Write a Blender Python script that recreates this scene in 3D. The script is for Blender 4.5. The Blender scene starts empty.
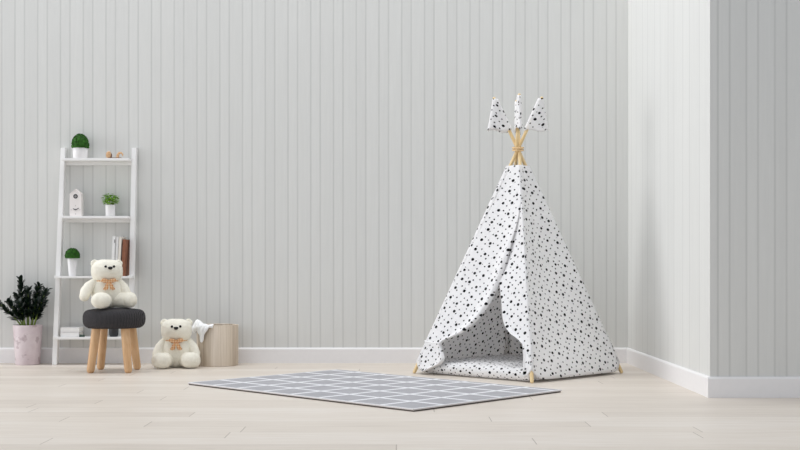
import bpy, bmesh, math, random
from mathutils import Vector, Matrix, noise
random.seed(7)
PI = math.pi
S = bpy.context.scene
COL = S.collection

# ------------------------------------------------------------------ camera facts (metres)
CAM_H, F, CX, HY = 0.75, 1150.0, 400.0, 267.0
def at(px, py, Y):
    return Vector(((px - CX) * Y / F, Y, CAM_H - (py - HY) * Y / F))
def ray_plane(px, py, p0, n):
    d = Vector(((px - CX) / F, 1.0, -(py - HY) / F)); o = Vector((0, 0, CAM_H))
    return o + d * ((p0 - o).dot(n) / d.dot(n))
BACK_Y = 8.984
SIDE_X, FRONT_Y = 1.782, 6.61

# ------------------------------------------------------------------ materials
def lin(c):
    return tuple(((v / 255) / 12.92 if v / 255 <= 0.04045 else ((v / 255 + 0.055) / 1.055) ** 2.4) for v in c) + (1,)
def new_mat(name):
    m = bpy.data.materials.new(name); m.use_nodes = True
    nt = m.node_tree; b = nt.nodes['Principled BSDF']
    return m, nt, b
def N(nt, t, **k):
    n = nt.nodes.new(t)
    for a, v in k.items(): setattr(n, a, v)
    return n
def mth(nt, op, a, b=None, c=None):
    n = N(nt, 'ShaderNodeMath', operation=op)
    for i, v in enumerate((a, b, c)):
        if v is None: continue
        if isinstance(v, (int, float)): n.inputs[i].default_value = v
        else: nt.links.new(v, n.inputs[i])
    return n.outputs[0]
def mixc(nt, f, a, b, blend='MIX'):
    n = N(nt, 'ShaderNodeMix', data_type='RGBA', blend_type=blend)
    for i, v in ((0, f), (6, a), (7, b)):
        if isinstance(v, (int, float, tuple)): n.inputs[i].default_value = v
        else: nt.links.new(v, n.inputs[i])
    return n.outputs[2]
def ramp(nt, f, stops):
    n = N(nt, 'ShaderNodeValToRGB')
    while len(n.color_ramp.elements) < len(stops): n.color_ramp.elements.new(0.5)
    for e, (p, c) in zip(n.color_ramp.elements, stops): e.position = p; e.color = c
    nt.links.new(f, n.inputs[0]); return n.outputs[0]
def noise_tex(nt, vec, scale, detail=3, rough=0.5):
    n = N(nt, 'ShaderNodeTexNoise'); n.inputs['Scale'].default_value = scale
    n.inputs['Detail'].default_value = detail; n.inputs['Roughness'].default_value = rough
    if vec is not None: nt.links.new(vec, n.inputs['Vector'])
    return n.outputs['Fac']
def mapping(nt, vec, scale=(1, 1, 1), rot=(0, 0, 0), loc=(0, 0, 0)):
    n = N(nt, 'ShaderNodeMapping'); n.inputs['Scale'].default_value = scale
    n.inputs['Rotation'].default_value = rot; n.inputs['Location'].default_value = loc
    nt.links.new(vec, n.inputs['Vector']); return n.outputs[0]
def bump(nt, b, h, strength=0.3, dist=0.01):
    n = N(nt, 'ShaderNodeBump'); n.inputs['Strength'].default_value = strength; n.inputs['Distance'].default_value = dist
    nt.links.new(h, n.inputs['Height']); nt.links.new(n.outputs[0], b.inputs['Normal'])
def objc(nt): return N(nt, 'ShaderNodeTexCoord').outputs['Object']

def plain(name, rgb, rough=0.6, var=0.04, scale=30, bumps=0.0, stretch=(1, 1, 1), spec=0.4):
    m, nt, b = new_mat(name)
    v = mapping(nt, objc(nt), stretch)
    f = noise_tex(nt, v, scale)
    c = lin(rgb); lo = tuple(x * (1 - var) for x in c[:3]) + (1,); hi = tuple(min(1, x * (1 + var)) for x in c[:3]) + (1,)
    nt.links.new(ramp(nt, f, [(0.3, lo), (0.7, hi)]), b.inputs['Base Color'])
    b.inputs['Roughness'].default_value = rough; b.inputs['Specular IOR Level'].default_value = spec
    if bumps: bump(nt, b, f, bumps, 0.004)
    return m

def plank_wall(name, axis, base, period, gap, rgb):
    """painted boarding: narrow and wide boards in turn, shown by soft darker lines"""
    m, nt, b = new_mat(name)
    co = objc(nt); sep = N(nt, 'ShaderNodeSeparateXYZ'); nt.links.new(co, sep.inputs[0])
    u = mth(nt, 'DIVIDE', mth(nt, 'SUBTRACT', sep.outputs[axis], base), period)
    k = mth(nt, 'FLOOR', u); fr = mth(nt, 'FRACT', u)
    board = mth(nt, 'ADD', mth(nt, 'MULTIPLY', k, 2), mth(nt, 'GREATER_THAN', fr, gap / period))
    wn = N(nt, 'ShaderNodeTexWhiteNoise', noise_dimensions='1D'); nt.links.new(board, wn.inputs['W'])
    def line(c0, w):
        d = mth(nt, 'ABSOLUTE', mth(nt, 'SUBTRACT', mth(nt, 'WRAP', mth(nt, 'SUBTRACT', fr, c0 / period), 0.5, -0.5), 0))
        return mth(nt, 'MAXIMUM', mth(nt, 'SUBTRACT', 1, mth(nt, 'DIVIDE', d, w / period)), 0)
    ln = mth(nt, 'MAXIMUM', line(0, 0.0095), line(gap, 0.0095))
    mp = mapping(nt, co, (26, 26, 1.2))
    g = noise_tex(nt, mp, 2.0, 5, 0.6)
    c = lin(rgb)
    def sc(f): return tuple(x * f for x in c[:3]) + (1,)
    tone = mixc(nt, wn.outputs['Value'], sc(0.985), sc(1.015))
    tone = mixc(nt, 1.0, tone, ramp(nt, g, [(0.25, (0.97, 0.97, 0.97, 1)), (0.75, (1.02, 1.02, 1.02, 1))]), 'MULTIPLY')
    wl = noise_tex(nt, mapping(nt, co, (40, 40, 0.5)), 1.0, 2)
    f = mth(nt, 'MULTIPLY', ln, mth(nt, 'ADD', mth(nt, 'MULTIPLY', wl, 0.6), 0.45))
    nt.links.new(mixc(nt, f, tone, sc(0.79)), b.inputs['Base Color'])
    b.inputs['Roughness'].default_value = 0.7; b.inputs['Specular IOR Level'].default_value = 0.25
    bump(nt, b, mth(nt, 'SUBTRACT', mth(nt, 'MULTIPLY', g, 0.15), ln), 0.07, 0.004)
    return m

def floor_mat():
    m, nt, b = new_mat('pale_oak_floor')
    co = objc(nt)
    sep = N(nt, 'ShaderNodeSeparateXYZ'); nt.links.new(co, sep.inputs[0])
    ry = mth(nt, 'DIVIDE', sep.outputs[1], 0.18); row = mth(nt, 'FLOOR', ry)
    w1 = N(nt, 'ShaderNodeTexWhiteNoise', noise_dimensions='1D'); nt.links.new(row, w1.inputs['W'])
    rx = mth(nt, 'ADD', mth(nt, 'DIVIDE', sep.outputs[0], 2.1), mth(nt, 'MULTIPLY', w1.outputs['Value'], 7.0))
    w2 = N(nt, 'ShaderNodeTexWhiteNoise', noise_dimensions='2D')
    cb = N(nt, 'ShaderNodeCombineXYZ'); nt.links.new(row, cb.inputs[0]); nt.links.new(mth(nt, 'FLOOR', rx), cb.inputs[1]); nt.links.new(cb.outputs[0], w2.inputs['Vector'])
    endj = mth(nt, 'LESS_THAN', mth(nt, 'FRACT', rx), 0.0022)
    seam = mth(nt, 'LESS_THAN', mth(nt, 'FRACT', ry), 0.022)
    joint = mth(nt, 'MAXIMUM', mth(nt, 'MULTIPLY', endj, 0.6), mth(nt, 'MULTIPLY', seam, 0.22))
    g = noise_tex(nt, mapping(nt, co, (1.3, 16, 1)), 2.2, 6, 0.62)
    g2 = noise_tex(nt, mapping(nt, co, (0.9, 4, 1)), 1.3, 3)
    t = mth(nt, 'ADD', mth(nt, 'MULTIPLY', g, 0.55), mth(nt, 'ADD', mth(nt, 'MULTIPLY', w2.outputs['Value'], 0.22), mth(nt, 'MULTIPLY', g2, 0.3)))
    c = ramp(nt, t, [(0.25, lin((196, 185, 173))), (0.55, lin((215, 205, 193))), (0.85, lin((228, 221, 213)))])
    c = mixc(nt, joint, c, lin((128, 114, 100)))
    nt.links.new(c, b.inputs['Base Color'])
    b.inputs['Roughness'].default_value = 0.42; b.inputs['Specular IOR Level'].default_value = 0.35
    bump(nt, b, g, 0.05, 0.003)
    return m

def dotted_cloth(name):
    """white cotton printed with black dots of two sizes (UV in metres)"""
    m, nt, b = new_mat(name)
    uv = N(nt, 'ShaderNodeTexCoord').outputs['UV']
    wob = N(nt, 'ShaderNodeTexNoise'); wob.inputs['Scale'].default_value = 90; nt.links.new(uv, wob.inputs['Vector'])
    vm = N(nt, 'ShaderNodeVectorMath', operation='MULTIPLY_ADD')
    nt.links.new(wob.outputs['Color'], vm.inputs[0]); vm.inputs[1].default_value = (0.0025, 0.0025, 0); nt.links.new(uv, vm.inputs[2])
    def vor(cell, rnd, rot, off):
        v = N(nt, 'ShaderNodeTexVoronoi', voronoi_dimensions='2D'); v.inputs['Scale'].default_value = 1 / cell
        v.inputs['Randomness'].default_value = rnd
        nt.links.new(mapping(nt, vm.outputs[0], rot=(0, 0, rot), loc=(off, off * 0.7, 0)), v.inputs['Vector'])
        sp = N(nt, 'ShaderNodeSeparateColor'); nt.links.new(v.outputs['Color'], sp.inputs[0])
        return mth(nt, 'MULTIPLY', v.outputs['Distance'], cell), sp.outputs[1]
    db, hb = vor(0.078, 0.32, 0.35, 0.3)
    ds, hs = vor(0.0415, 0.34, 0.62, 1.7)
    fb = mth(nt, 'LESS_THAN', db, mth(nt, 'MULTIPLY_ADD', hb, 0.0020, 0.0092))
    fs = mth(nt, 'MULTIPLY', mth(nt, 'LESS_THAN', ds, mth(nt, 'MULTIPLY_ADD', hs, 0.0014, 0.0047)), mth(nt, 'GREATER_THAN', db, 0.019))
    f = mth(nt, 'MAXIMUM', fb, fs)
    weave = noise_tex(nt, uv, 260, 2)
    fold = noise_tex(nt, uv, 7, 3)
    nt.links.new(mixc(nt, f, lin((253, 252, 252)), lin((20, 20, 22))), b.inputs['Base Color'])
    b.inputs['Roughness'].default_value = 0.85; b.inputs['Specular IOR Level'].default_value = 0.15
    bump(nt, b, mth(nt, 'ADD', mth(nt, 'MULTIPLY', weave, 0.1), fold), 0.25, 0.02)
    tr = N(nt, 'ShaderNodeBsdfTranslucent')
    nt.links.new(mixc(nt, f, lin((253, 252, 252)), (0, 0, 0, 1)), tr.inputs['Color'])
    mx = N(nt, 'ShaderNodeMixShader'); mx.inputs[0].default_value = 0.30
    nt.links.new(b.outputs[0], mx.inputs[1]); nt.links.new(tr.outputs[0], mx.inputs[2])
    nt.links.new(mx.outputs[0], nt.nodes['Material Output'].inputs['Surface'])
    return m

def rug_mat(L, W, cell):
    m, nt, b = new_mat('grey_lattice_weave')
    co = objc(nt); sep = N(nt, 'ShaderNodeSeparateXYZ'); nt.links.new(co, sep.inputs[0])
    lines = None
    for o, off in ((0, 0.0), (1, 0.0)):
        f = mth(nt, 'FRACT', mth(nt, 'DIVIDE', mth(nt, 'ADD', sep.outputs[o], off + cell * 0.06), cell))
        l = mth(nt, 'LESS_THAN', f, 0.125)
        lines = l if lines is None else mth(nt, 'MAXIMUM', lines, l)
    g = noise_tex(nt, co, 170, 2); g2 = noise_tex(nt, co, 9, 3)
    base = ramp(nt, mth(nt, 'ADD', mth(nt, 'MULTIPLY', g, 0.5), mth(nt, 'MULTIPLY', g2, 0.5)), [(0.3, lin((158, 157, 160))), (0.7, lin((177, 176, 179)))])
    nt.links.new(mixc(nt, lines, base, lin((224, 224, 226))), b.inputs['Base Color'])
    b.inputs['Roughness'].default_value = 0.95; b.inputs['Specular IOR Level'].default_value = 0.1
    bump(nt, b, g, 0.4, 0.004)
    return m

def plush_mat(name, rgb):
    m, nt, b = new_mat(name)
    co = objc(nt)
    g = noise_tex(nt, co, 140, 4, 0.7); g2 = noise_tex(nt, co, 22, 3)
    c = lin(rgb); lo = tuple(x * 0.9 for x in c[:3]) + (1,); hi = tuple(min(1, x * 1.05) for x in c[:3]) + (1,)
    nt.links.new(ramp(nt, mth(nt, 'ADD', mth(nt, 'MULTIPLY', g, 0.6), mth(nt, 'MULTIPLY', g2, 0.4)), [(0.3, lo), (0.65, hi)]), b.inputs['Base Color'])
    b.inputs['Roughness'].default_value = 1; b.inputs['Specular IOR Level'].default_value = 0.05
    b.inputs['Sheen Weight'].default_value = 0.25; b.inputs['Sheen Roughness'].default_value = 0.6
    bump(nt, b, mth(nt, 'ADD', g, mth(nt, 'MULTIPLY', g2, 0.6)), 0.6, 0.012)
    return m

def plaid_mat(name):
    m, nt, b = new_mat(name)
    co = objc(nt); w = None
    for d in ('X', 'Z'):
        n = N(nt, 'ShaderNodeTexWave', bands_direction=d); n.inputs['Scale'].default_value = 26; nt.links.new(co, n.inputs['Vector'])
        w = n.outputs['Fac'] if w is None else mth(nt, 'MULTIPLY', w, n.outputs['Fac'])
    nt.links.new(ramp(nt, w, [(0.05, lin((196, 124, 66))), (0.22, lin((234, 190, 138))), (0.6, lin((246, 222, 188)))]), b.inputs['Base Color'])
    b.inputs['Roughness'].default_value = 0.7
    return m

def wood_mat(name, c0, c1, stretch=(14, 14, 1), scale=3.0, rough=0.5):
    m, nt, b = new_mat(name)
    g = noise_tex(nt, mapping(nt, objc(nt), stretch), scale, 5, 0.6)
    nt.links.new(ramp(nt, g, [(0.3, lin(c0)), (0.7, lin(c1))]), b.inputs['Base Color'])
    b.inputs['Roughness'].default_value = rough; b.inputs['Specular IOR Level'].default_value = 0.35
    bump(nt, b, g, 0.1, 0.002)
    return m

def strip_wood(name):
    """bent veneer with vertical strips of differing tone"""
    m, nt, b = new_mat(name)
    co = objc(nt); sep = N(nt, 'ShaderNodeSeparateXYZ'); nt.links.new(co, sep.inputs[0])
    a = mth(nt, 'MULTIPLY', mth(nt, 'ARCTAN2', sep.outputs[1], sep.outputs[0]), 4.6)
    wn = N(nt, 'ShaderNodeTexWhiteNoise', noise_dimensions='1D'); nt.links.new(mth(nt, 'FLOOR', a), wn.inputs['W'])
    g = noise_tex(nt, mapping(nt, co, (60, 60, 2.2)), 1.2, 5, 0.65)
    t = mth(nt, 'ADD', mth(nt, 'MULTIPLY', wn.outputs['Value'], 0.4), mth(nt, 'MULTIPLY', g, 0.7))
    nt.links.new(ramp(nt, t, [(0.25, lin((178, 160, 140))), (0.5, lin((210, 195, 176))), (0.8, lin((230, 217, 202)))]), b.inputs['Base Color'])
    b.inputs['Roughness'].default_value = 0.6
    bump(nt, b, g, 0.12, 0.003)
    return m

def marble_pink():
    m, nt, b = new_mat('pink_marbled_ceramic')
    co = objc(nt)
    g = noise_tex(nt, co, 8, 6, 0.62); g2 = noise_tex(nt, mapping(nt, co, loc=(3.1, 1.7, 0.4)), 11, 4, 0.6)
    c = ramp(nt, g, [(0.35, lin((220, 208, 210))), (0.6, lin((208, 192, 196))), (0.8, lin((192, 174, 178)))])
    f = ramp(nt, g2, [(0.57, (0, 0, 0, 1)), (0.63, (1, 1, 1, 1))])
    nt.links.new(mixc(nt, mth(nt, 'MULTIPLY', f, 0.55), c, lin((160, 136, 142))), b.inputs['Base Color'])
    b.inputs['Roughness'].default_value = 0.45
    return m

def knit_mat():
    m, nt, b = new_mat('charcoal_knit')
    co = objc(nt)
    w = N(nt, 'ShaderNodeTexWave', bands_direction='X'); w.inputs['Scale'].default_value = 34; w.inputs['Distortion'].default_value = 2.5
    w.inputs['Detail'].default_value = 2; nt.links.new(co, w.inputs['Vector'])
    g = noise_tex(nt, co, 120, 3)
    t = mth(nt, 'ADD', mth(nt, 'MULTIPLY', w.outputs['Fac'], 0.5), mth(nt, 'MULTIPLY', g, 0.5))
    nt.links.new(ramp(nt, t, [(0.25, lin((48, 47, 48))), (0.75, lin((74, 72, 74)))]), b.inputs['Base Color'])
    b.inputs['Roughness'].default_value = 0.95; b.inputs['Specular IOR Level'].default_value = 0.15
    bump(nt, b, t, 0.5, 0.006)
    return m

WALL_RGB = (218, 218, 215)
M = dict(
    wall_back=plank_wall('back_wall_boarding', 0, -1.4078, 0.17773, 0.0742, WALL_RGB),
    wall_side=plank_wall('side_wall_boarding', 1, 6.68, 0.400, 0.167, WALL_RGB),
    wall_front=plank_wall('corner_wall_boarding', 0, 1.8276, 0.1638, 0.0675, WALL_RGB),
    trim=plain('white_trim_paint', (238, 236, 236), 0.45, 0.01),
    floor=floor_mat(),
    white=plain('white_lacquer', (240, 239, 238), 0.4, 0.01),
    ceramic=plain('white_ceramic', (242, 240, 240), 0.3, 0.01),
    cloth=dotted_cloth('dotted_cotton'),
    pine=wood_mat('pine_pole_wood', (226, 196, 142), (242, 218, 172), (9, 9, 2)),
    beech=wood_mat('beech_leg_wood', (204, 160, 116), (226, 188, 146), (16, 16, 2)),
    rope=plain('cotton_rope', (228, 196, 150), 0.9, 0.08, 120),
    knit=knit_mat(),
    plush=plush_mat('cream_plush', (250, 245, 230)),
    ribbon=plaid_mat('orange_plaid_ribbon'),
    black=plain('black_plastic', (16, 15, 15), 0.25, 0.1),
    boxleaf=plain('boxwood_leaves', (38, 90, 10), 0.75, 0.5, 60),
    zzleaf=plain('dark_glossy_leaves', (20, 36, 26), 0.4, 0.4, 40),
    zzstem=plain('yellow_green_stems', (120, 140, 62), 0.5, 0.2, 20),
    freshleaf=plain('fresh_green_leaves', (132, 180, 58), 0.55, 0.4, 50),
    soil=plain('potting_soil', (60, 46, 36), 1, 0.3, 80),
    marble=marble_pink(),
    veneer=strip_wood('pale_wood_veneer'),
    towel=plain('white_towel', (244, 244, 244), 0.95, 0.02, 90, 0.4),
    clock=plain('warm_white_wood', (238, 232, 229), 0.5, 0.01),
    slate=plain('dark_grey_marks', (70, 70, 72), 0.5, 0.1),
    grey=plain('mid_grey_marks', (150, 148, 147), 0.5, 0.05),
    ornament=wood_mat('tan_ornament_wood', (190, 146, 104), (226, 190, 150), (20, 20, 20)),
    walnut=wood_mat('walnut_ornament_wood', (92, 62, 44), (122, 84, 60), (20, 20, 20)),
    pages=plain('book_pages', (238, 234, 226), 0.9, 0.05, 200),
    cover_white=plain('white_book_cover', (238, 237, 236), 0.5, 0.02),
    cover_cream=plain('cream_book_cover', (232, 226, 216), 0.5, 0.02),
    cover_brown=plain('brown_leather_cover', (140, 90, 66), 0.55, 0.12, 40),
    cup=plain('charcoal_ceramic', (46, 47, 50), 0.35, 0.08),
    box_green=plain('dark_green_card', (62, 78, 70), 0.6, 0.1),
)

# ------------------------------------------------------------------ mesh building
class MB:
    def __init__(s): s.bm = bmesh.new()
    def box(s, c, d, bev=0.0, rot=None, seg=2):
        r = bmesh.ops.create_cube(s.bm, size=1); vs = r['verts']
        bmesh.ops.scale(s.bm, vec=d, verts=vs)
        if bev:
            es = list({e for v in vs for e in v.link_edges})
            r2 = bmesh.ops.bevel(s.bm, geom=es, offset=bev, segments=seg, profile=0.7, affect='EDGES')
            vs = list({v for f in r2['faces'] for v in f.verts} | {v for v in vs if v.is_valid})
        mt = Matrix.Translation(c) @ (rot.to_4x4() if rot else Matrix.Identity(4))
        bmesh.ops.transform(s.bm, matrix=mt, verts=vs); return vs
    def ell(s, c, r, rot=None, e=1.0, u=28, v=18, jit=0.0, nz=30):
        vs = bmesh.ops.create_uvsphere(s.bm, u_segments=u, v_segments=v, radius=1)['verts']
        for w in vs:
            p = w.co
            if e != 1.0: p = Vector([math.copysign(abs(q) ** e, q) for q in p])
            p = Vector((p.x * r[0], p.y * r[1], p.z * r[2]))
            if jit: p += w.co * jit * noise.noise(Vector(w.co) * nz * 0.1 + Vector(c) * 10)
            w.co = p
        mt = Matrix.Translation(c) @ (rot.to_4x4() if rot else Matrix.Identity(4))
        bmesh.ops.transform(s.bm, matrix=mt, verts=vs); return vs
    def tube(s, pts, rad, n=12, cap=True, round_end=False):
        pts = [Vector(p) for p in pts]
        rs = rad if isinstance(rad, (list, tuple)) else [rad] * len(pts)
        if round_end:
            def dome(p, q, r):
                d = (p - q).normalized(); return [(p + d * r * math.sin(a), max(r * math.cos(a), r * 0.05)) for a in (0.35, 0.75, 1.15, 1.45)]
            a = dome(pts[0], pts[1], rs[0])[::-1]; b = dome(pts[-1], pts[-2], rs[-1])
            pts = [x[0] for x in a] + pts + [x[0] for x in b]; rs = [x[1] for x in a] + list(rs) + [x[1] for x in b]
        rings = []; up = None
        for i, p in enumerate(pts):
            t = (pts[min(i + 1, len(pts) - 1)] - pts[max(i - 1, 0)]).normalized()
            if up is None: up = Vector((0, 0, 1)) if abs(t.z) < 0.9 else Vector((1, 0, 0))
            x = t.cross(up).normalized(); y = x.cross(t).normalized(); up = y
            rings.append([s.bm.verts.new(p + (x * math.cos(2 * PI * k / n) + y * math.sin(2 * PI * k / n)) * rs[i]) for k in range(n)])
        for a, b in zip(rings, rings[1:]):
            for k in range(n): s.bm.faces.new((a[k], a[(k + 1) % n], b[(k + 1) % n], b[k]))
        if cap: s.bm.faces.new(rings[0][::-1]); s.bm.faces.new(rings[-1])
    def lathe(s, prof, c=(0, 0, 0), n=40):
        c = Vector(c); rings = []
        for r, z in prof:
            if r < 1e-5: rings.append([s.bm.verts.new(c + Vector((0, 0, z)))])
            else: rings.append([s.bm.verts.new(c + Vector((r * math.cos(2 * PI * k / n), r * math.sin(2 * PI * k / n), z))) for k in range(n)])
        for a, b in zip(rings, rings[1:]):
            for k in range(n):
                q = [a[k % len(a)], a[(k + 1) % n % len(a)], b[(k + 1) % n % len(b)], b[k % len(b)]]
                q = list(dict.fromkeys(q))
                if len(q) > 2:
                    try: s.bm.faces.new(q)
                    except ValueError: pass
    def grid(s, fn, nu, nv, uvfn=None):
        uvl = s.bm.loops.layers.uv.verify() if uvfn else None
        V = [[s.bm.verts.new(fn(i / nu, j / nv)) for i in range(nu + 1)] for j in range(nv + 1)]
        for j in range(nv):
            for i in range(nu):
                f = s.bm.faces.new((V[j][i], V[j][i + 1], V[j + 1][i + 1], V[j + 1][i]))
                if uvfn:
                    for l, (a, b) in zip(f.loops, ((i, j), (i + 1, j), (i + 1, j + 1), (i, j + 1))):
                        l[uvl].uv = uvfn(a / nu, b / nv)
        return V
    def prism(s, poly, y0, y1):
        """outline in x,z extruded along y"""
        a = [s.bm.verts.new((x, y0, z)) for x, z in poly]; b = [s.bm.verts.new((x, y1, z)) for x, z in poly]
        s.bm.faces.new(a); s.bm.faces.new(b[::-1])
        for k in range(len(poly)):
            k2 = (k + 1) % len(poly); s.bm.faces.new((a[k2], a[k], b[k], b[k2]))
    def leaf(s, p, d, up, L, W, bend=0.15):
        d = d.normalized(); x = d.cross(up)
        if x.length < 1e-4: x = Vector((1, 0, 0))
        x.normalize(); n = x.cross(d)
        rows = [(0, 0.12), (0.3, 0.9), (0.6, 1.0), (0.85, 0.55), (1, 0.04)]
        prev = None
        for t, w in rows:
            c = p + d * L * t - n * bend * L * t * t
            l, m_, r = (s.bm.verts.new(c - x * W * w / 2 + n * W * 0.15 * w), s.bm.verts.new(c), s.bm.verts.new(c + x * W * w / 2 + n * W * 0.15 * w))
            if prev:
                s.bm.faces.new((prev[0], prev[1], m_, l)); s.bm.faces.new((prev[1], prev[2], r, m_))
            prev = (l, m_, r)
    def build(s, name, mat, parent=None, smooth=True, off=None, angle=40):
        if off is not None: bmesh.ops.translate(s.bm, vec=-Vector(off), verts=s.bm.verts)
        bmesh.ops.recalc_face_normals(s.bm, faces=s.bm.faces)
        me = bpy.data.meshes.new(name); s.bm.to_mesh(me); s.bm.free()
        me.materials.append(mat)
        o = bpy.data.objects.new(name, me); COL.objects.link(o)
        if smooth:
            for p in me.polygons: p.use_smooth = True
            if angle: me.set_sharp_from_angle(angle=math.radians(angle))
        if parent: o.parent = parent
        return o
def tag(o, label, cat, group=None):
    o['label'] = label; o['category'] = cat
    if group: o['group'] = group
    return o
def thing(name, loc, label, cat, group=None, rz=0.0):
    o = bpy.data.objects.new(name, None); COL.objects.link(o); o.empty_display_size = 0.1
    o.location = loc; o.rotation_euler = (0, 0, rz)
    return tag(o, label, cat, group)
def copy_tree(o, parent=None):
    c = o.copy(); COL.objects.link(c)
    if parent: c.parent = parent
    for ch in list(o.children): copy_tree(ch, c)
    return c
def solid(o, t, off=0.0):
    m = o.modifiers.new('thickness', 'SOLIDIFY'); m.thickness = t; m.offset = off
def struct(o): o['kind'] = 'structure'; return o

# ------------------------------------------------------------------ the setting
XL, XR, ZT = -6.0, 5.0, 3.1
def slab(name, mat, x0, x1, y0, y1, z0, z1, bev=0):
    b = MB(); b.box(((x0 + x1) / 2, (y0 + y1) / 2, (z0 + z1) / 2), (x1 - x0, y1 - y0, z1 - z0), bev)
    return struct(b.build(name, mat, smooth=False))
slab('floor', M['floor'], XL, XR, -1.5, BACK_Y + 0.12, -0.1, 0)
slab('wall_back', M['wall_back'], XL, SIDE_X + 0.12, BACK_Y, BACK_Y + 0.12, 0, ZT)
slab('wall_right', M['wall_side'], SIDE_X, SIDE_X + 0.12, FRONT_Y + 0.12, BACK_Y, 0, ZT)
slab('wall_right_front', M['wall_front'], SIDE_X, XR, FRONT_Y, FRONT_Y + 0.12, 0, ZT)
def skirting(name, p0, p1, out, h):
    """profile with a chamfered cap, run from p0 to p1, standing off the wall along out"""
    p0, p1, out = Vector(p0), Vector(p1), Vector(out)
    prof = [(0, 0), (0.015, 0), (0.015, h - 0.012), (0.010, h - 0.003), (0.006, h), (0, h)]
    b = MB(); ends = []
    for p in (p0, p1): ends.append([b.bm.verts.new(p + out * d + Vector((0, 0, z))) for d, z in prof])
    for k in range(len(prof)):
        k2 = (k + 1) % len(prof); b.bm.faces.new((ends[0][k], ends[0][k2], ends[1][k2], ends[1][k]))
    b.bm.faces.new(ends[0]); b.bm.faces.new(ends[1][::-1])
    return struct(b.build(name, M['trim'], smooth=False))
BH = 0.120
skirting('baseboard_back', (XL, BACK_Y, 0), (SIDE_X - 0.015, BACK_Y, 0), (0, -1, 0), BH)
skirting('baseboard_right', (SIDE_X, FRONT_Y, 0), (SIDE_X, BACK_Y, 0), (-1, 0, 0), BH)
skirting('baseboard_right_front', (SIDE_X - 0.015, FRONT_Y, 0), (XR, FRONT_Y, 0), (0, -1, 0), BH)

# ------------------------------------------------------------------ teepee
P = [Vector((0.102, 8.100, 0)), Vector((0.851, 7.416, 0)), Vector((1.561, 8.114, 0))]
P.append(P[0] + P[2] - P[1])
CEN = (P[0] + P[2]) / 2; APEX = Vector((CEN.x, CEN.y, 1.582))
tee = thing('teepee', (CEN.x, CEN.y, 0), 'white play teepee printed with black dots on light wooden poles', 'teepee')
RP = 0.0125
ROOT = CEN.copy()
def pole_axis(i):
    rad = (P[i] - CEN).normalized(); tan = Vector((-rad.y, rad.x, 0))
    c = APEX + tan * 0.009
    return P[i] + Vector((0, 0, 0.012)), c
TIP_Z = 1.940
tips = []
for i in range(4):
    a, c = pole_axis(i); d = (c - a); tip = a + d * ((TIP_Z - a.z) / d.z); tips.append(tip)
    b = MB(); b.tube([a, c, tip], [RP, RP * 0.95, RP * 0.85], 14, round_end=True)
    b.build('pole', M['pine'], tee, off=ROOT)
def smooth01(x): x = max(0, min(1, x)); return x * x * (3 - 2 * x)
HEM_TOP = 1.462
def face_pt(A, B, s, z, out):
    """a point of the canvas between two poles at height z"""
    k = z / APEX.z
    pa = A.lerp(APEX, k); pb = B.lerp(APEX, k)
    ra = (A - CEN).normalized() * 0.026; rb = (B - CEN).normalized() * 0.026
    p = (pa + ra).lerp(pb + rb, s)
    n = (B - A).cross(Vector((0, 0, 1))).normalized()
    if n.dot((A + B) / 2 - CEN) < 0: n = -n
    return p + n * out
def hem(s):
    e = min(s, 1 - s)
    return 0.018 + 0.066 * math.exp(-(e / 0.045) ** 1.3)
def face_uv(A, B, s, z, k):
    w = (B - A).length * (1 - z / APEX.z)
    return ((s - 0.5) * w + k * 3.37, z * 1.08 + k * 1.7)
def panel(name, A, B, s0f, s1f, k, outf, nu=36, nv=64, zt=HEM_TOP, z0f=hem):
    b = MB()
    def sz(u, v):
        # rows lie at constant height save for the lowest, which follow the hem
        z = 0.018 + (zt - 0.018) * v
        s = s0f(z) + (s1f(z) - s0f(z)) * u
        z0 = z0f(s); z = max(z, z0) if v > 0 else z0
        if z0 > 0.018 and z < z0 + 0.02: z = z0 + (zt - z0) * v
        return s, z
    def fn(u, v):
        s, z = sz(u, v); return face_pt(A, B, s, z, outf(s, z, u))
    b.grid(fn, nu, nv, lambda u, v: face_uv(A, B, *sz(u, v), k))
    o = b.build(name, M['cloth'], tee, off=ROOT, angle=None)
    solid(o, 0.004); return o
def slack(s, z, u):
    w = 1 - z / HEM_TOP
    return -0.030 * max(0, math.sin(PI * s)) ** 1.6 * math.sin(PI * min(1, max(0, z / HEM_TOP))) + 0.012 * w * w * math.sin(PI * s) + 0.006 * w * noise.noise(Vector((s * 4, z * 5, 2.2)))
for k, (i, j) in enumerate(((1, 2), (2, 3), (3, 0))):
    panel('canvas_panel', P[i], P[j], lambda z: 0, lambda z: 1, k, slack)
# door flaps on the P0-P1 side; their edges follow the opening seen in the photograph
A, B = P[0], P[1]
fn_n = (B - A).cross(APEX - A).normalized()
def edge(pix):
    pts = []
    for px, py in pix:
        q = ray_plane(px, py, A, fn_n); k = q.z / APEX.z
        pa = A.lerp(APEX, k); pb = B.lerp(APEX, k)
        pts.append((q.z, (q - pa).dot(pb - pa) / (pb - pa).length_squared))
    pts.sort()
    def f(z):
        if z <= pts[0][0]: return pts[0][1]
        for (z0, s0), (z1, s1) in zip(pts, pts[1:]):
            if z <= z1: return s0 + (s1 - s0) * (z - z0) / max(z1 - z0, 1e-6)
        return pts[-1][1]
    return f
eL = edge([(521, 190), (518.5, 216), (513, 238), (507, 260), (500, 282), (494, 297), (488, 308), (482, 317), (474, 326), (465, 333), (456, 337), (447, 341), (445, 345), (447, 352), (449, 359), (445, 364), (436, 368), (428, 372)])
eR = edge([(515, 190), (511, 216), (507, 240), (502, 262), (499.5, 281), (502, 301), (503.5, 318), (506, 327), (511, 333.5), (518, 338.5), (523, 344), (524, 356), (524, 372)])
TOPZ = 1.12
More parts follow.
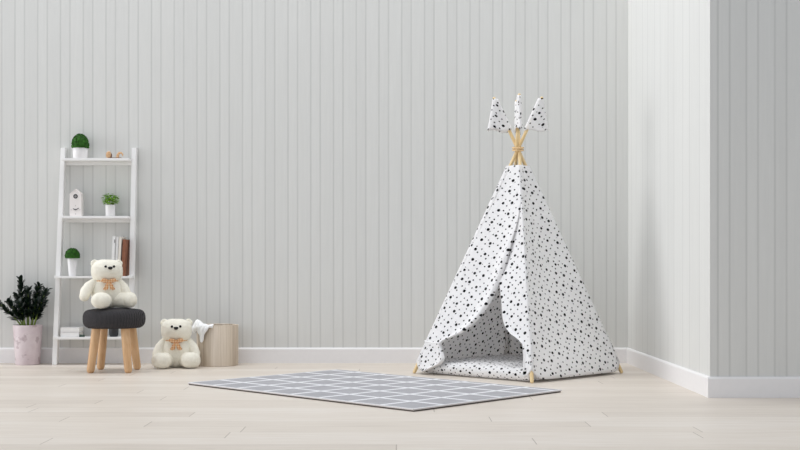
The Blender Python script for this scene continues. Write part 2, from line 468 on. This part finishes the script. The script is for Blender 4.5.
def lf(z): return min(0.999, eL(z) if z < TOPZ else eL(TOPZ) + (1 - eL(TOPZ)) * smooth01((z - TOPZ) / 0.12))
def out_left(s, z, u):
    roll = smooth01((u - 0.72) / 0.28)
    op = smooth01((1.08 - z) / 0.35)
    low = smooth01((0.40 - z) / 0.15)
    lift = smooth01((1.15 - z) / 0.25)
    return slack(s, z, u) * (1 - low * 0.5) + 0.005 * lift * smooth01(s * 8) + roll * lift * (0.008 + 0.020 * op) - 0.026 * op * smooth01((u - 0.93) / 0.07)
def out_right(s, z, u):
    return slack(s, z, u) - 0.008 * smooth01((1 - s) * 8) * smooth01((z - 0.6) / 0.3) - 0.001 + 0.012 * smooth01((0.25 - u) / 0.25) * smooth01((0.9 - z) / 0.3)
def rt(z): return min(0.97, eR(z))
panel('door_flap', A, B, lambda z: 0, lf, 3, out_left, 44, 90)
panel('door_flap', A, B, rt, lambda z: 1, 3, out_right, 30, 90)
# tie that holds the left flap back against its pole
b = MB()
tq = face_pt(A, B, eL(0.245) * 0.75, 0.225, 0.03)
tp = face_pt(A, B, 0.0, 0.23, 0.012)
b.tube([tp, tp.lerp(tq, 0.5) + Vector((0, -0.012, -0.004)), tq, tq + Vector((0.012, 0.004, -0.03)), tq + Vector((0.014, 0.0, -0.07))], 0.0045, 8)
b.build('flap_tie', M['towel'], tee, off=ROOT)
# sleeves of the same cloth that wrap the poles at the corners
for i in range(4):
    a, c = pole_axis(i); d = c - a
    b = MB()
    def sl(u, v, a=a, d=d):
        z = 0.086 + (HEM_TOP - 0.004 - 0.086) * v
        q = a + d * ((z - a.z) / d.z); th = 2 * PI * u
        x = d.cross(Vector((0, 0, 1))).normalized(); y = d.cross(x).normalized(); r = 0.0165 + 0.001 * math.sin(v * 30 + i)
        return q + (x * math.cos(th) + y * math.sin(th)) * r
    b.grid(sl, 16, 60, lambda u, v, i=i: (u * 0.116 + i * 0.77, v * 1.53 + 0.3 * i))
    b.build('pole_sleeve', M['cloth'], tee, off=ROOT, angle=None)
# rope lashing
b = MB()
for dz in (-0.008, 0.008):
    b.tube([APEX + Vector((math.cos(a) * 0.036, math.sin(a) * 0.036, dz + 0.006 * math.sin(a))) for a in [2 * PI * k / 20 for k in range(21)]], 0.0065, 8)
b.build('lashing_rope', M['rope'], tee, off=ROOT)
# cloth pennants slipped over the pole tops
for i in range(4):
    a, c = pole_axis(i); d = (c - a).normalized(); tip = tips[i]
    rad = Vector((d.x, d.y, 0)).normalized(); tan = Vector((-rad.y, rad.x, 0))
    zb = 1.712; L = (tip.z - zb) / d.z
    inner = tip - d * L
    outer_r = 0.138
    b = MB(); rings = 20; rows = 16
    uvl = b.bm.loops.layers.uv.verify(); V = []
    for j in range(rows + 1):
        t = j / rows
        ax = tip - d * (L * t) - d * 0.014 * (1 - t)
        # the cloth hangs from the pole outwards: one lobe round the pole, one loose outer edge
        zr = tip.z - 0.004 - (tip.z - 0.004 - zb) * t
        wo = 0.018 + outer_r * t ** 1.05
        hw = 0.017 + 0.008 * t
        pin = Vector((ax.x, ax.y, zr)) - rad * 0.020
        row = []
        for k in range(rings):
            th = 2 * PI * k / rings
            f = (1 - math.cos(th)) / 2
            wth = hw * math.sin(th) * (1 - 0.35 * f)
            q = pin + rad * (wo + 0.02) * f + tan * (wth + 0.006 * t * math.sin(f * 6 + i))
            q.z += 0.010 * t * math.sin(f * 7 + 1.3 * i) + (0.004 if th < PI else -0.004) * t
            row.append(b.bm.verts.new(q))
        V.append(row)
    for j in range(rows):
        for k in range(rings):
            k2 = (k + 1) % rings
            f = b.bm.faces.new((V[j][k], V[j][k2], V[j + 1][k2], V[j + 1][k]))
            for l, (kk, jj) in zip(f.loops, ((k, j), (k + 1, j), (k + 1, j + 1), (k, j + 1))):
                f1 = (1 - math.cos(2 * PI * kk / rings)) / 2
                l[uvl].uv = (f1 * (0.04 + outer_r * jj / rows) + (0.5 if kk > rings / 2 else 0) + i * 1.31, -L * jj / rows + 5 + i)
    b.bm.faces.new(V[0])
    o = b.build('pennant', M['cloth'], tee, off=ROOT, angle=None); solid(o, 0.003)
# padded mat on the teepee floor
mat_root = tag(MB().build('padded_mat', M['cloth']), 'thick white floor mat with black dots lying inside the teepee', 'mat')
bpy.data.objects.remove(mat_root)
b = MB(); NM = 36; ex = (P[1] - P[0]); ey = (P[3] - P[0])
def matp(u, v, top):
    s = 0.028 + 0.944 * u; t = 0.016 + 0.940 * v
    p = P[0] + ex * s + ey * t
    e = min(u, 1 - u, v, 1 - v)
    r = min(1, e / 0.055); h = math.sqrt(max(0, 1 - (1 - r) ** 2))
    puff = 0.016 * smooth01(e / 0.3) + 0.008 * noise.noise(Vector((u * 5, v * 5, 0.4)))
    p.z = (0.048 + (0.044 + puff) * h) if top else 0.048 - 0.044 * h
    return p
def muv(u, v, top=True):
    drop = 0.10 - matp(u, v, top).z; e = min(u, 1 - u, v, 1 - v)
    if e > 0.08: drop = 0
    du = -drop if u == e else (drop if 1 - u == e else 0)
    dv = -drop if v == e and du == 0 else (drop if 1 - v == e and du == 0 else 0)
    if not top:
        if u == e: du -= 2 * u
        elif 1 - u == e: du += 2 * (1 - u)
        elif v == e: dv -= 2 * v
        else: dv += 2 * (1 - v)
    return (u + du + 9.3, v + dv + 2.2)
# even spacing with extra rows at the rim
def rim(u): return 0.5 - 0.5 * math.cos(PI * u)
b.grid(lambda u, v: matp(rim(u), rim(v), True), NM, NM, lambda u, v: muv(rim(u), rim(v)))
b.grid(lambda u, v: matp(rim(u), rim(v), False), NM, NM, lambda u, v: muv(rim(u), rim(v), False))
bmesh.ops.remove_doubles(b.bm, verts=b.bm.verts, dist=1e-4)
mat_o = b.build('padded_mat', M['cloth'], off=ROOT, angle=None); mat_o.location = ROOT
tag(mat_o, 'thick white floor mat with black dots lying inside the teepee', 'mat')

# ------------------------------------------------------------------ rug
def gp(px, py): return at(px, py, CAM_H * F / (py - HY))
rC = Vector((0.0698, 5.954, 0)); ang = 2.3747; L, W = 1.968, 1.29
cell = L / 8
b = MB()
b.box((L / 2, -W / 2, 0.011), (L, W, 0.008), 0.002)
rug = b.build('rug', rug_mat(L, W, cell), smooth=False); rug.location = (rC.x, rC.y, 0); rug.rotation_euler = (0, 0, ang)
tag(rug, 'grey flat woven rug with white square lattice lying on the floor', 'rug')
b = MB()
for p0, p1 in (((0, 0), (L, 0)), ((L, 0), (L, -W)), ((L, -W), (0, -W)), ((0, -W), (0, 0))):
    b.tube([(p0[0], p0[1], 0.0115), (p1[0], p1[1], 0.0115)], 0.0045, 8)
b.build('binding', plain('light_grey_binding', (206, 203, 202), 0.9, 0.05, 90), rug)
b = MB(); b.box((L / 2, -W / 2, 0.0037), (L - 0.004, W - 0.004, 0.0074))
b.build('shadow_edge', plain('painted_shadow_brown', (96, 88, 82), 1.0, 0.1, 90), rug, smooth=False)  # thin dark box below the rug; edge shadow put into its colour

# ------------------------------------------------------------------ ladder shelf
SX0, SX1 = -2.655, -2.050
lad = thing('ladder_shelf', (-2.35, 8.83, 0), 'white leaning ladder shelf with four boards against the wall', 'shelf')
LO = Vector((-2.35, 8.83, 0)); SH = 1.677
yb, yt = 8.823, 8.957          # centre line of the rails at floor and top
def lean(z): return yb + (yt - yb) * z / SH
for xa0, xa1, in ((-2.664, -2.637), (-2.087, -2.085)):
    b = MB(); w = 0.037; d = 0.046
    lo = [Vector((xa0, yb - d / 2, 0)), Vector((xa0 + w, yb - d / 2, 0)), Vector((xa0 + w, yb + d / 2, 0)), Vector((xa0, yb + d / 2, 0))]
    hi = [Vector((xa1, yt - d / 2, SH)), Vector((xa1 + w, yt - d / 2, SH)), Vector((xa1 + w, yt + d / 2, SH)), Vector((xa1, yt + d / 2, SH))]
    vl = [b.bm.verts.new(p) for p in lo]; vh = [b.bm.verts.new(p) for p in hi]
    b.bm.faces.new(vl); b.bm.faces.new(vh)
    for k in range(4): b.bm.faces.new((vl[k], vl[(k + 1) % 4], vh[(k + 1) % 4], vh[k]))
    bmesh.ops.bevel(b.bm, geom=b.bm.edges[:], offset=0.003, segments=2, affect='EDGES')
    b.build('side_rail', M['white'], lad, off=LO, smooth=False)
ZS = []
for py, yf, th in ((158.0, 8.845, 0.020), (216.0, 8.815, 0.018), (276.2, 8.80, 0.016), (337.2, 8.785, 0.018)):
    z = CAM_H - (py - HY) * yf / F; ZS.append(z)
    xa = -2.655 + 0.019 * z / SH + 0.033
    b = MB(); b.box(((xa - 2.083) / 2, (yf + 8.968) / 2, z - th / 2), (-2.083 - xa, 8.968 - yf, th), 0.003)
    sh = b.build('shelf_board', M['white'], lad, off=LO, smooth=False)
    b = MB(); b.box(((xa - 2.083) / 2, 8.960, z - th - 0.013), (-2.083 - xa, 0.014, 0.027), 0.002)
    if z > 0.8: b.build('back_rail', M['white'], sh, off=LO, smooth=False)
    else: b.bm.free()
    for sx in ((xa - 0.016, -2.083 + 0.016) if z < 0.8 else ()):
        b = MB(); b.box((sx, (yf + lean(z)) / 2 + 0.004, z - 0.006), (0.037, lean(z) - yf, 0.022), 0.002)
        b.build('bracket', M['white'], sh, off=LO, smooth=False)
S1, S2, S3, S4 = ZS

# ------------------------------------------------------------------ potted topiaries
def topiary(X, Y, z, rt_, rb_, hp, rd, hd, label, n):
    t = thing('potted_topiary', (X, Y, z), label, 'potted plant', 'clipped topiary plants on the ladder shelf')
    b = MB(); b.lathe([(0, 0), (rb_ * 0.96, 0), (rb_, 0.004), (rt_, hp - 0.003), (rt_ - 0.002, hp), (rt_ - 0.006, hp), (rt_ - 0.008, hp - 0.008), (0, hp - 0.008)])
    b.build('pot', M['ceramic'], t)
    b = MB(); rnd = random.Random(n)
    b.ell((0, 0, hp + hd * 0.18), (rd * 0.95, rd * 0.95, hd * 0.80), u=32, v=20)
    for v in b.bm.verts:
        if v.co.z < hp: v.co.z = hp + (v.co.z - hp) * 0.02
    for _ in range(n):
        th = rnd.uniform(0, 2 * PI); cz = rnd.uniform(-0.55, 1); sr = math.sqrt(1 - cz * cz)
        q = Vector((rd * 0.93 * sr * math.cos(th), rd * 0.95 * sr * math.sin(th), hp + hd * 0.18 + hd * 0.80 * cz))
        if q.z < hp + 0.002: continue
        nrm = (q - Vector((0, 0, hp + hd * 0.35))).normalized()
        dv = (nrm + Vector((rnd.uniform(-1, 1), rnd.uniform(-1, 1), rnd.uniform(-1, 1))) * 0.8).normalized()
        b.leaf(q - nrm * 0.004, dv, nrm + Vector((0.01, 0.02, 0)), rd * 0.16, rd * 0.10)
    b.build('foliage', M['boxleaf'], t, angle=None)
    return t
topiary(-2.476, 8.905, S1, 0.058, 0.054, 0.082, 0.069, 0.112, 'larger round clipped topiary in a white pot on the top shelf', 900)
topiary(-2.530, 8.880, S3, 0.038, 0.027, 0.138, 0.059, 0.080, 'smaller clipped topiary in a tall tapered white pot beside the upright books', 700)

# leafy plant
t = thing('leafy_plant', (-2.238, 8.885, S2), 'small bushy light green plant in a straight white pot beside the clock', 'potted plant')
b = MB(); b.lathe([(0, 0), (0.034, 0), (0.036, 0.003), (0.038, 0.087), (0.036, 0.089), (0.033, 0.088), (0.032, 0.08), (0, 0.08)]); b.build('pot', M['ceramic'], t)
b = MB(); rnd = random.Random(4)
for _ in range(230):
    th = rnd.uniform(0, 2 * PI); r = 0.050 * math.sqrt(rnd.random()); h = 0.098 + rnd.random() * 0.075 * (1 - (r / 0.085) ** 2)
    d = Vector((math.cos(th), math.sin(th), rnd.uniform(-0.2, 0.9)))
    b.leaf(Vector((r * math.cos(th), r * math.sin(th), h)), d, Vector((0, 0, 1)), rnd.uniform(0.018, 0.028), rnd.uniform(0.014, 0.020), 0.3)
fo = b.build('foliage', M['freshleaf'], t, angle=None)
b = MB()
for k in range(12):
    th = k * 2.4; b.tube([(0.012 * math.cos(th), 0.012 * math.sin(th), 0.078), (0.04 * math.cos(th), 0.04 * math.sin(th), 0.12)], 0.0015, 5)
b.build('stems', M['zzstem'], t)

# birdhouse clock
t = thing('birdhouse_clock', (-2.497, 8.88, S2), 'white gabled birdhouse clock standing on the second shelf', 'clock')
HW, HE, HA, DY = 0.0455, 0.170, 0.209, 0.030
b = MB(); b.prism([(-HW, 0), (HW, 0), (HW, HE), (0, HA - 0.004), (-HW, HE)], -DY, DY)
bmesh.ops.bevel(b.bm, geom=b.bm.edges[:], offset=0.0015, segments=1, affect='EDGES'); b.build('body', M['clock'], t, smooth=False)
b = MB(); b.prism([(-HW - 0.001, HE - 0.004), (-HW - 0.001, HE + 0.001), (0, HA + 0.002), (HW + 0.001, HE + 0.001), (HW + 0.001, HE - 0.004), (0, HA - 0.004)], -DY - 0.003, DY + 0.003); b.build('roof', M['clock'], t, smooth=False)
def disc(cx, cz, r, y, mat, name, parent, th=0.003, sx=1.0):
    b = MB(); n = 28
    b.prism([(cx + r * sx * math.cos(2 * PI * k / n), cz + r * math.sin(2 * PI * k / n)) for k in range(n)], y - th, y); return b.build(name, mat, parent, smooth=False)
hole = disc(0, 0.153, 0.0175, -DY, M['slate'], 'bird_hole', t, 0.001)
disc(0.002, 0.152, 0.0085, -DY - 0.001, M['grey'], 'bird', hole, 0.008)
b = MB(); zc = 0.049
for dx, dz, wd in ((0.027, 0.014, 0.007), (-0.019, 0.010, 0.008)):
    l = math.hypot(dx, dz); nx, nz = -dz / l * wd / 2, dx / l * wd / 2
    b.prism([(nx, zc + nz), (dx + nx * 0.4, zc + dz + nz * 0.4), (dx - nx * 0.4, zc + dz - nz * 0.4), (-nx, zc - nz)], -DY - 0.0035, -DY)
b.build('clock_hands', M['slate'], t, smooth=False)
for dx, dz in ((0, 0.032), (0.034, 0), (0, -0.032), (-0.034, 0)):
    disc(dx, zc + dz, 0.0028, -DY, M['grey'], 'hour_mark', t, 0.001)

# wooden ornament on the top shelf
t = thing('wooden_ornament', (-2.205, 8.90, S1), 'small tan wooden animal ornament on the top shelf beside the large topiary', 'ornament')
b = MB(); b.box((0.0, 0, 0.004), (0.10, 0.03, 0.008), 0.003); b.build('base', M['walnut'], t, smooth=False)
b = MB(); b.ell((-0.050, 0, 0.029), (0.020, 0.018, 0.026), e=0.8, u=20, v=14); b.ell((-0.046, -0.004, 0.046), (0.013, 0.013, 0.012), u=16, v=10); b.build('head', M['ornament'], t)
b = MB(); b.tube([(-0.034, 0, 0.008), (-0.031, 0, 0.03), (-0.035, 0, 0.044)], [0.009, 0.008, 0.004], 10, round_end=True); b.build('shadow_side_ear', M['walnut'], t).name = 'ear'  # dark tone puts the shaded side of the head into colour
b = MB(); b.tube([(0.020, 0, 0.010), (0.022, 0, 0.030), (0.032, 0, 0.044), (0.048, 0, 0.045), (0.058, 0, 0.034), (0.060, 0, 0.022)], [0.012, 0.011, 0.010, 0.008, 0.006, 0.004], 12, round_end=True); b.build('tail', M['ornament'], t)

# ------------------------------------------------------------------ books
def book(name_mat, w, dp, h, X, Y, z, label, group, tilt=0.0, flat=False, mark=None):
    """spine on -Y; w thickness, dp depth, h height"""
    t = thing('book', (X, Y, z), label, 'book', group)
    c = 0.003
    b = MB()
    b.box((-w / 2 + c / 2, 0, h / 2), (c, dp, h), 0.0008); b.box((w / 2 - c / 2, 0, h / 2), (c, dp, h), 0.0008)
    b.box((0, -dp / 2 + c / 2, h / 2), (w, c, h), 0.0012)
    b.build('cover', M[name_mat], t, smooth=False)
    b = MB(); b.box((0, c / 2, h / 2), (w - 2 * c, dp - c - 0.006, h - 0.008)); b.build('pages', M['pages'], t, smooth=False)
    if mark:
        b = MB(); b.box((mark[0], -dp / 2 - 0.0004, mark[1]), (mark[2], 0.0012, mark[3])); b.build('spine_mark', M['grey'], t, smooth=False)
    if flat: t.rotation_euler = (0, -PI / 2, 0)
    else: t.rotation_euler = (0, tilt, 0)
    return t
G3, G4 = 'upright books on the third shelf', 'books lying on the bottom shelf'
YB = 8.885
book('cover_white', 0.026, 0.14, 0.305, -2.207, YB, S3 + 0.0008, 'tall white book with grey spine mark, leftmost of the upright books', G3, 0.05, mark=(0.006, 0.268, 0.008, 0.026))
book('cover_white', 0.021, 0.13, 0.300, -2.182, YB, S3 + 0.0008, 'thin plain white book second from the left in the upright row', G3, 0.05)
book('cover_cream', 0.022, 0.14, 0.302, -2.158, YB, S3 + 0.0008, 'cream book leaning against the brown leather book', G3, 0.05)
book('cover_brown', 0.029, 0.145, 0.282, -2.1245, YB, S3 + 0.0008, 'brown leather book, rightmost of the upright books', G3, 0.05)
book('cover_white', 0.037, 0.13, 0.142, -2.459, 8.875, S4 + 0.0185, 'white book lying at the bottom of the pair on the lowest shelf', G4, flat=True)
book('cover_white', 0.035, 0.13, 0.144, -2.457, 8.875, S4 + 0.0185 + 0.0363, 'white book lying on top of another on the lowest shelf', G4, flat=True)
b = MB(); b.box((0, 0, 0.009), (0.036, 0.03, 0.018), 0.003)
o = b.build('small_box', M['box_green'], smooth=False); o.location = (-2.438, 8.818, S4); tag(o, 'tiny dark green box beside the white books on the lowest shelf', 'box')
t = thing('cup', (-2.205, 8.86, S4), 'dark grey cup on the lowest shelf seen between the stool legs', 'cup')
b = MB(); b.lathe([(0, 0), (0.026, 0), (0.032, 0.005), (0.036, 0.02), (0.0365, 0.075), (0.034, 0.076), (0.032, 0.07), (0.031, 0.02), (0.02, 0.008), (0, 0.008)]); b.build('bowl', M['cup'], t)

# ------------------------------------------------------------------ stool
SX, SY = -2.056, 8.275
t = thing('stool', (SX, SY, 0), 'round stool with charcoal knitted cushion on four wooden legs', 'stool')
b = MB()
RS, ZB, ZTOP = 0.2205, 0.314, 0.452
prof = [(0, ZB), (RS - 0.035, ZB)]
for k in range(1, 12):
    a = -PI / 2 + PI * k / 12
    prof.append((RS - 0.058 + 0.058 * math.copysign(abs(math.cos(a)) ** 0.75, math.cos(a)), (ZB + ZTOP) / 2 - 0.004 + 0.066 * math.copysign(abs(math.sin(a)) ** 0.8, math.sin(a))))
prof += [(RS - 0.075, ZTOP - 0.003), (RS * 0.4, ZTOP + 0.004), (0, ZTOP + 0.002)]
b.lathe(prof, n=64); b.build('cushion', M['knit'], t, angle=60)
for sx in (-1, 1):
    for sy in (-1, 1):
        b = MB(); rr = 0.0305
        b.tube([(sx * 0.133, sy * 0.136, 0.022), (sx * 0.118, sy * 0.120, 0.16), (sx * 0.102, sy * 0.103, 0.32)], [rr * 0.90, rr * 0.98, rr * 1.02], 20, round_end=True)
        b.build('leg', M['beech'], t)

# ------------------------------------------------------------------ teddy bears
def fuzz(b, amt, seed):
    for v in b.bm.verts:
        n = noise.noise(v.co * 55 + Vector((seed, 0, 0))) + 0.6 * noise.noise(v.co * 130 + Vector((seed, 3, 0)))
        v.normal_update(); v.co += v.normal * amt * n
def make_bear(loc, label, rz):
    t = thing('teddy_bear', loc, label, 'teddy bear', 'cream teddy bears', rz)
    P_ = M['plush']
    b = MB(); b.ell((0, 0.01, 0.118), (0.112, 0.098, 0.122), e=0.88, u=44, v=30); fuzz(b, 0.003, 1); b.build('torso', P_, t, angle=None)
    hd = MB(); hd.ell((0, 0, 0.276), (0.113, 0.094, 0.086), e=0.74, u=52, v=36)
    for v in hd.bm.verts:   # a gentle muzzle, drawn out of the face
        d = math.hypot(v.co.x / 0.055, (v.co.z - 0.278) / 0.042)
        if v.co.y < 0: v.co.y -= 0.020 * math.exp(-d * d)
    fuzz(hd, 0.003, 2); h = hd.build('head', P_, t, angle=None)
    for s in (-1, 1):
        b = MB(); b.ell((s * 0.088, 0.010, 0.332), (0.030, 0.022, 0.031), Matrix.Rotation(s * 0.5, 3, 'Y'), u=24, v=16)
        for v in b.bm.verts:
            if v.co.y < 0.012: v.co.y += 0.010 * math.exp(-((v.co.x - s * 0.093) ** 2 + (v.co.z - 0.341) ** 2) / 0.00025)
        fuzz(b, 0.002, 3 + s); b.build('ear', P_, h, angle=None)
        b = MB(); b.ell((s * 0.0305, -0.101, 0.310), (0.0095, 0.008, 0.0095), u=16, v=12); b.build('eye', M['black'], h)
    b = MB(); b.ell((0, -0.117, 0.2985), (0.0175, 0.011, 0.0115), e=0.9, u=20, v=14)
    for v in b.bm.verts: v.co.x *= 1 + (v.co.z - 0.2985) * 14
    b.build('nose', M['black'], h)
    for s in (-1, 1):
        b = MB(); b.tube([(s * 0.085, 0.0, 0.192), (s * 0.118, -0.012, 0.150), (s * 0.134, -0.028, 0.105), (s * 0.136, -0.045, 0.068)], [0.034, 0.040, 0.042, 0.036], 22, round_end=True)
        fuzz(b, 0.003, 6 + s); b.build('arm', P_, t, angle=None)
        b = MB(); b.tube([(s * 0.050, -0.02, 0.064), (s * 0.082, -0.075, 0.061), (s * 0.103, -0.120, 0.060)], [0.056, 0.058, 0.058], 28, round_end=True)
        b.ell((s * 0.107, -0.122, 0.060), (0.074, 0.046, 0.0585), Matrix.Rotation(s * 0.35, 3, 'Z'), e=0.9, u=30, v=20)
        fuzz(b, 0.0025, 9 + s); b.build('leg', P_, t, angle=None)
    bow = MB(); bow.tube([(0.082 * math.cos(a), 0.004 + 0.072 * math.sin(a), 0.203) for a in [2 * PI * k / 40 for k in range(41)]], 0.008, 8, cap=False)
    bo = bow.build('neck_ribbon', M['ribbon'], t)
    b = MB(); b.ell((0, -0.092, 0.202), (0.011, 0.010, 0.011), u=14, v=10); b.build('knot', M['ribbon'], bo)
    for s in (-1, 1):
        b = MB(); b.ell((s * 0.028, -0.093, 0.206), (0.026, 0.010, 0.015), Matrix.Rotation(-s * 0.15, 3, 'Y'), e=0.8, u=18, v=12); b.build('loop', M['ribbon'], bo)
        b = MB()
        def tail(u, v, s=s):
            w = 0.007 + 0.011 * v
            return Vector((s * (0.004 + 0.024 * v) + (u - 0.5) * 2 * w, -0.094 - 0.012 * math.sin(v * 2.2) - 0.003 * math.cos(u * 6), 0.200 - 0.062 * v + (0.008 * abs(u - 0.5) * 2 * (v > 0.9) - 0.004 * (v > 0.9))))
        b.grid(tail, 6, 8); o = b.build('ribbon_tail', M['ribbon'], bo, angle=None); solid(o, 0.003)
    return t
bear = make_bear((-1.672, 8.60, 0.0), 'cream teddy bear with orange bow sitting on the floor beside the basket', 0.17)
bear2 = copy_tree(bear); bear2.location = (-2.104, 8.255, ZTOP + 0.004); bear2.rotation_euler = (0, 0, 0.40); bear2.scale = (0.96, 0.96, 0.96)
def turn(o, pivot, axis, a):
    m = Matrix.Rotation(a, 3, axis); pv = Vector(pivot)
    o.rotation_euler = m.to_euler(); o.location = pv - m @ pv
for c in bear2.children:
    x = sum((v.co.x for v in c.data.vertices)) / len(c.data.vertices)
    if c.name.startswith('head'): turn(c, (0, 0, 0), 'Z', 0.06)
    if c.name.startswith('leg'): turn(c, ((-0.05 if x < 0 else 0.05), -0.02, 0), 'Z', 0.42 if x < 0 else 0.70)
    if c.name.startswith('arm') and x < 0: turn(c, (-0.085, 0, 0.192), 'Y', 0.30)
bear2['label'] = 'cream teddy bear with orange bow sitting on the charcoal stool'

# ------------------------------------------------------------------ basket and cloth
BX, BY, BR, BHT = -1.396, 8.80, 0.158, 0.306
t = thing('basket', (BX, BY, 0), 'round pale wood veneer basket with vertical grain on the floor', 'basket')
b = MB(); b.lathe([(0, 0.012), (BR - 0.008, 0.012), (BR - 0.007, BHT - 0.001), (BR - 0.002, BHT), (BR, BHT - 0.003), (BR, 0.003), (BR - 0.003, 0), (0, 0)], n=64); b.build('body', M['veneer'], t)
b = MB(); n = 48
b.tube([((BR - 0.004) * math.cos(2 * PI * k / n), (BR - 0.004) * math.sin(2 * PI * k / n), BHT - 0.001) for k in range(n + 1)], 0.0045, 8, cap=False); b.build('rim', M['veneer'], t)
b = MB()
A0, A1 = math.radians(176), math.radians(268)
def drape(u, v):
    a = A0 + (A1 - A0) * u; deg = math.degrees(a)
    Lh = 0.035 + 0.095 * math.exp(-((deg - 238) / 8) ** 2) + 0.020 * math.exp(-((deg - 200) / 16) ** 2) - 0.022 * smooth01((deg - 245) / 20)
    up = (0.034 * math.exp(-((deg - 205) / 24) ** 2) + 0.006)
    wr = 0.007 * math.sin(u * 26 + v * 3) + 0.010 * noise.noise(Vector((u * 7, v * 5, 1.3)))
    if v < 0.45:
        k = v / 0.45; r = BR - 0.075 + 0.070 * k; z = BHT - 0.055 * (1 - k) ** 1.5 + up * math.sin(k * PI * 0.5)
    elif v < 0.6:
        k = (v - 0.45) / 0.15; r = BR - 0.005 + 0.020 * k; z = BHT + up * math.cos(k * PI * 0.5) + 0.004 * (1 - k)
    else:
        k = (v - 0.6) / 0.4; r = BR + 0.015 + 0.010 * math.sin(k * 3.0) * (1 - k); z = BHT - Lh * k
    r = r + wr if v < 0.45 else max(r + abs(wr), BR + 0.006 if v > 0.6 else 0)
    return Vector((r * math.cos(a), r * math.sin(a), z + wr * 0.4))
b.grid(drape, 56, 40)
o = b.build('cloth', M['towel'], angle=None); solid(o, 0.004, 1.0); o.location = (BX, BY, 0)
tag(o, 'crumpled white cloth hanging over the left rim of the wooden basket', 'cloth')

# ------------------------------------------------------------------ dark-leaved plant
ZX, ZY = -2.868, 8.862
t = thing('potted_plant', (ZX, ZY, 0), 'dark leaved plant in a tall pink marbled pot on the floor', 'potted plant')
b = MB(); b.lathe([(0, 0), (0.088, 0), (0.092, 0.004), (0.110, 0.300), (0.109, 0.305), (0.103, 0.305), (0.100, 0.28), (0, 0.28)], n=56); b.build('pot', M['marble'], t)
b = MB(); b.lathe([(0, 0.288), (0.06, 0.286), (0.1005, 0.281)], n=30); b.build('soil', M['soil'], t)
rnd = random.Random(11)
# lean to the side, lean to the viewer, tip height above the pot
fr = [(-0.235, -0.06, 0.215, -0.04), (-0.062, 0.02, 0.365, -0.03), (-0.012, 0.03, 0.290, -0.005), (0.018, -0.05, 0.285, 0.01), (0.078, 0.02, 0.315, 0.03), (0.172, -0.105, 0.285, 0.055),
      (-0.115, -0.08, 0.20, -0.03), (0.095, -0.09, 0.20, 0.035), (-0.035, -0.10, 0.19, -0.01), (0.05, 0.06, 0.25, 0.02), (-0.10, 0.05, 0.24, -0.04), (0.125, -0.02, 0.19, 0.05)]
for dx, dy, h, bx in fr:
    z0 = 0.285
    pts = []
    for k in range(11):
        q = k / 10; pts.append(Vector((bx + (dx - bx) * q ** 1.15, dy * 0.3 + dy * 0.7 * q ** 1.3, z0 + h * (q ** 0.92))))
    b = MB(); b.tube(pts, [0.0065 - 0.0045 * k / 10 for k in range(11)], 8); f = b.build('stem', M['zzstem'], t)
    b = MB(); nl = int(16 + h * 80)
    for k in range(nl):
        q = 0.20 + 0.80 * (k + 0.5) / nl; i = min(9, int(q * 10)); p = pts[i].lerp(pts[i + 1], q * 10 - i); tg = (pts[i + 1] - pts[i]).normalized()
        th = (k % 2) * PI + rnd.uniform(-0.8, 0.8) + k * 0.35
        x = tg.cross(Vector((0.2, 1, 0.1))).normalized(); y = tg.cross(x)
        side = x * math.cos(th) + y * math.sin(th)
        b.leaf(p, side * 0.75 + tg * 0.9, tg, rnd.uniform(0.050, 0.066), rnd.uniform(0.026, 0.034), 0.1)
    b.leaf(pts[-1] - (pts[-1] - pts[-2]).normalized() * 0.012, pts[-1] - pts[-2], Vector((0, -1, 0.2)), 0.04, 0.02)
    b.build('leaflets', M['zzleaf'], f, angle=None)

# ------------------------------------------------------------------ light, sky, camera
w = bpy.data.worlds.new('sky'); S.world = w; w.use_nodes = True
nt = w.node_tree; bg = nt.nodes['Background']
sepw = N(nt, 'ShaderNodeSeparateXYZ'); nt.links.new(N(nt, 'ShaderNodeTexCoord').outputs['Generated'], sepw.inputs[0])
# daylight comes mostly from the left; the room is dimmer to the right
nt.links.new(ramp(nt, mth(nt, 'MULTIPLY_ADD', sepw.outputs[0], -0.5, 0.5), [(0, (0.385, 0.412, 0.45, 1)), (1, (0.875, 0.912, 0.965, 1))]), bg.inputs['Color'])
bg.inputs['Strength'].default_value = 1.0
def area(name, loc, rot, sx, sy, power, col=(1, 1, 1)):
    l = bpy.data.lights.new(name, 'AREA'); l.shape = 'RECTANGLE'; l.size = sx; l.size_y = sy; l.energy = power; l.color = col
    o = bpy.data.objects.new(name, l); COL.objects.link(o); o.location = loc; o.rotation_euler = rot
    return o
area('window_daylight', (-14.0, 6.0, 2.6), (0, -PI / 2, 0), 6.5, 6.0, 560, (0.995, 0.995, 1.0))
area('added_fill_light', (-1.6, 7.8, 8.0), (0, 0, 0), 9.0, 2.2, 370, (0.985, 0.99, 1.0))  # unseen fill light, added overhead to brighten the niche walls and floor
cam = bpy.data.cameras.new('camera'); co = bpy.data.objects.new('camera', cam); COL.objects.link(co)
cam.sensor_width = 36; cam.lens = F / 800 * 36; cam.shift_y = (HY - 225) / 800
co.location = (0, 0, CAM_H); co.rotation_euler = (PI / 2, 0, 0); cam.clip_end = 60
S.camera = co
S.view_settings.view_transform = 'Standard'; S.view_settings.look = 'None'; S.view_settings.gamma = 1; S.view_settings.exposure = 0.0
S.view_settings.use_curve_mapping = False
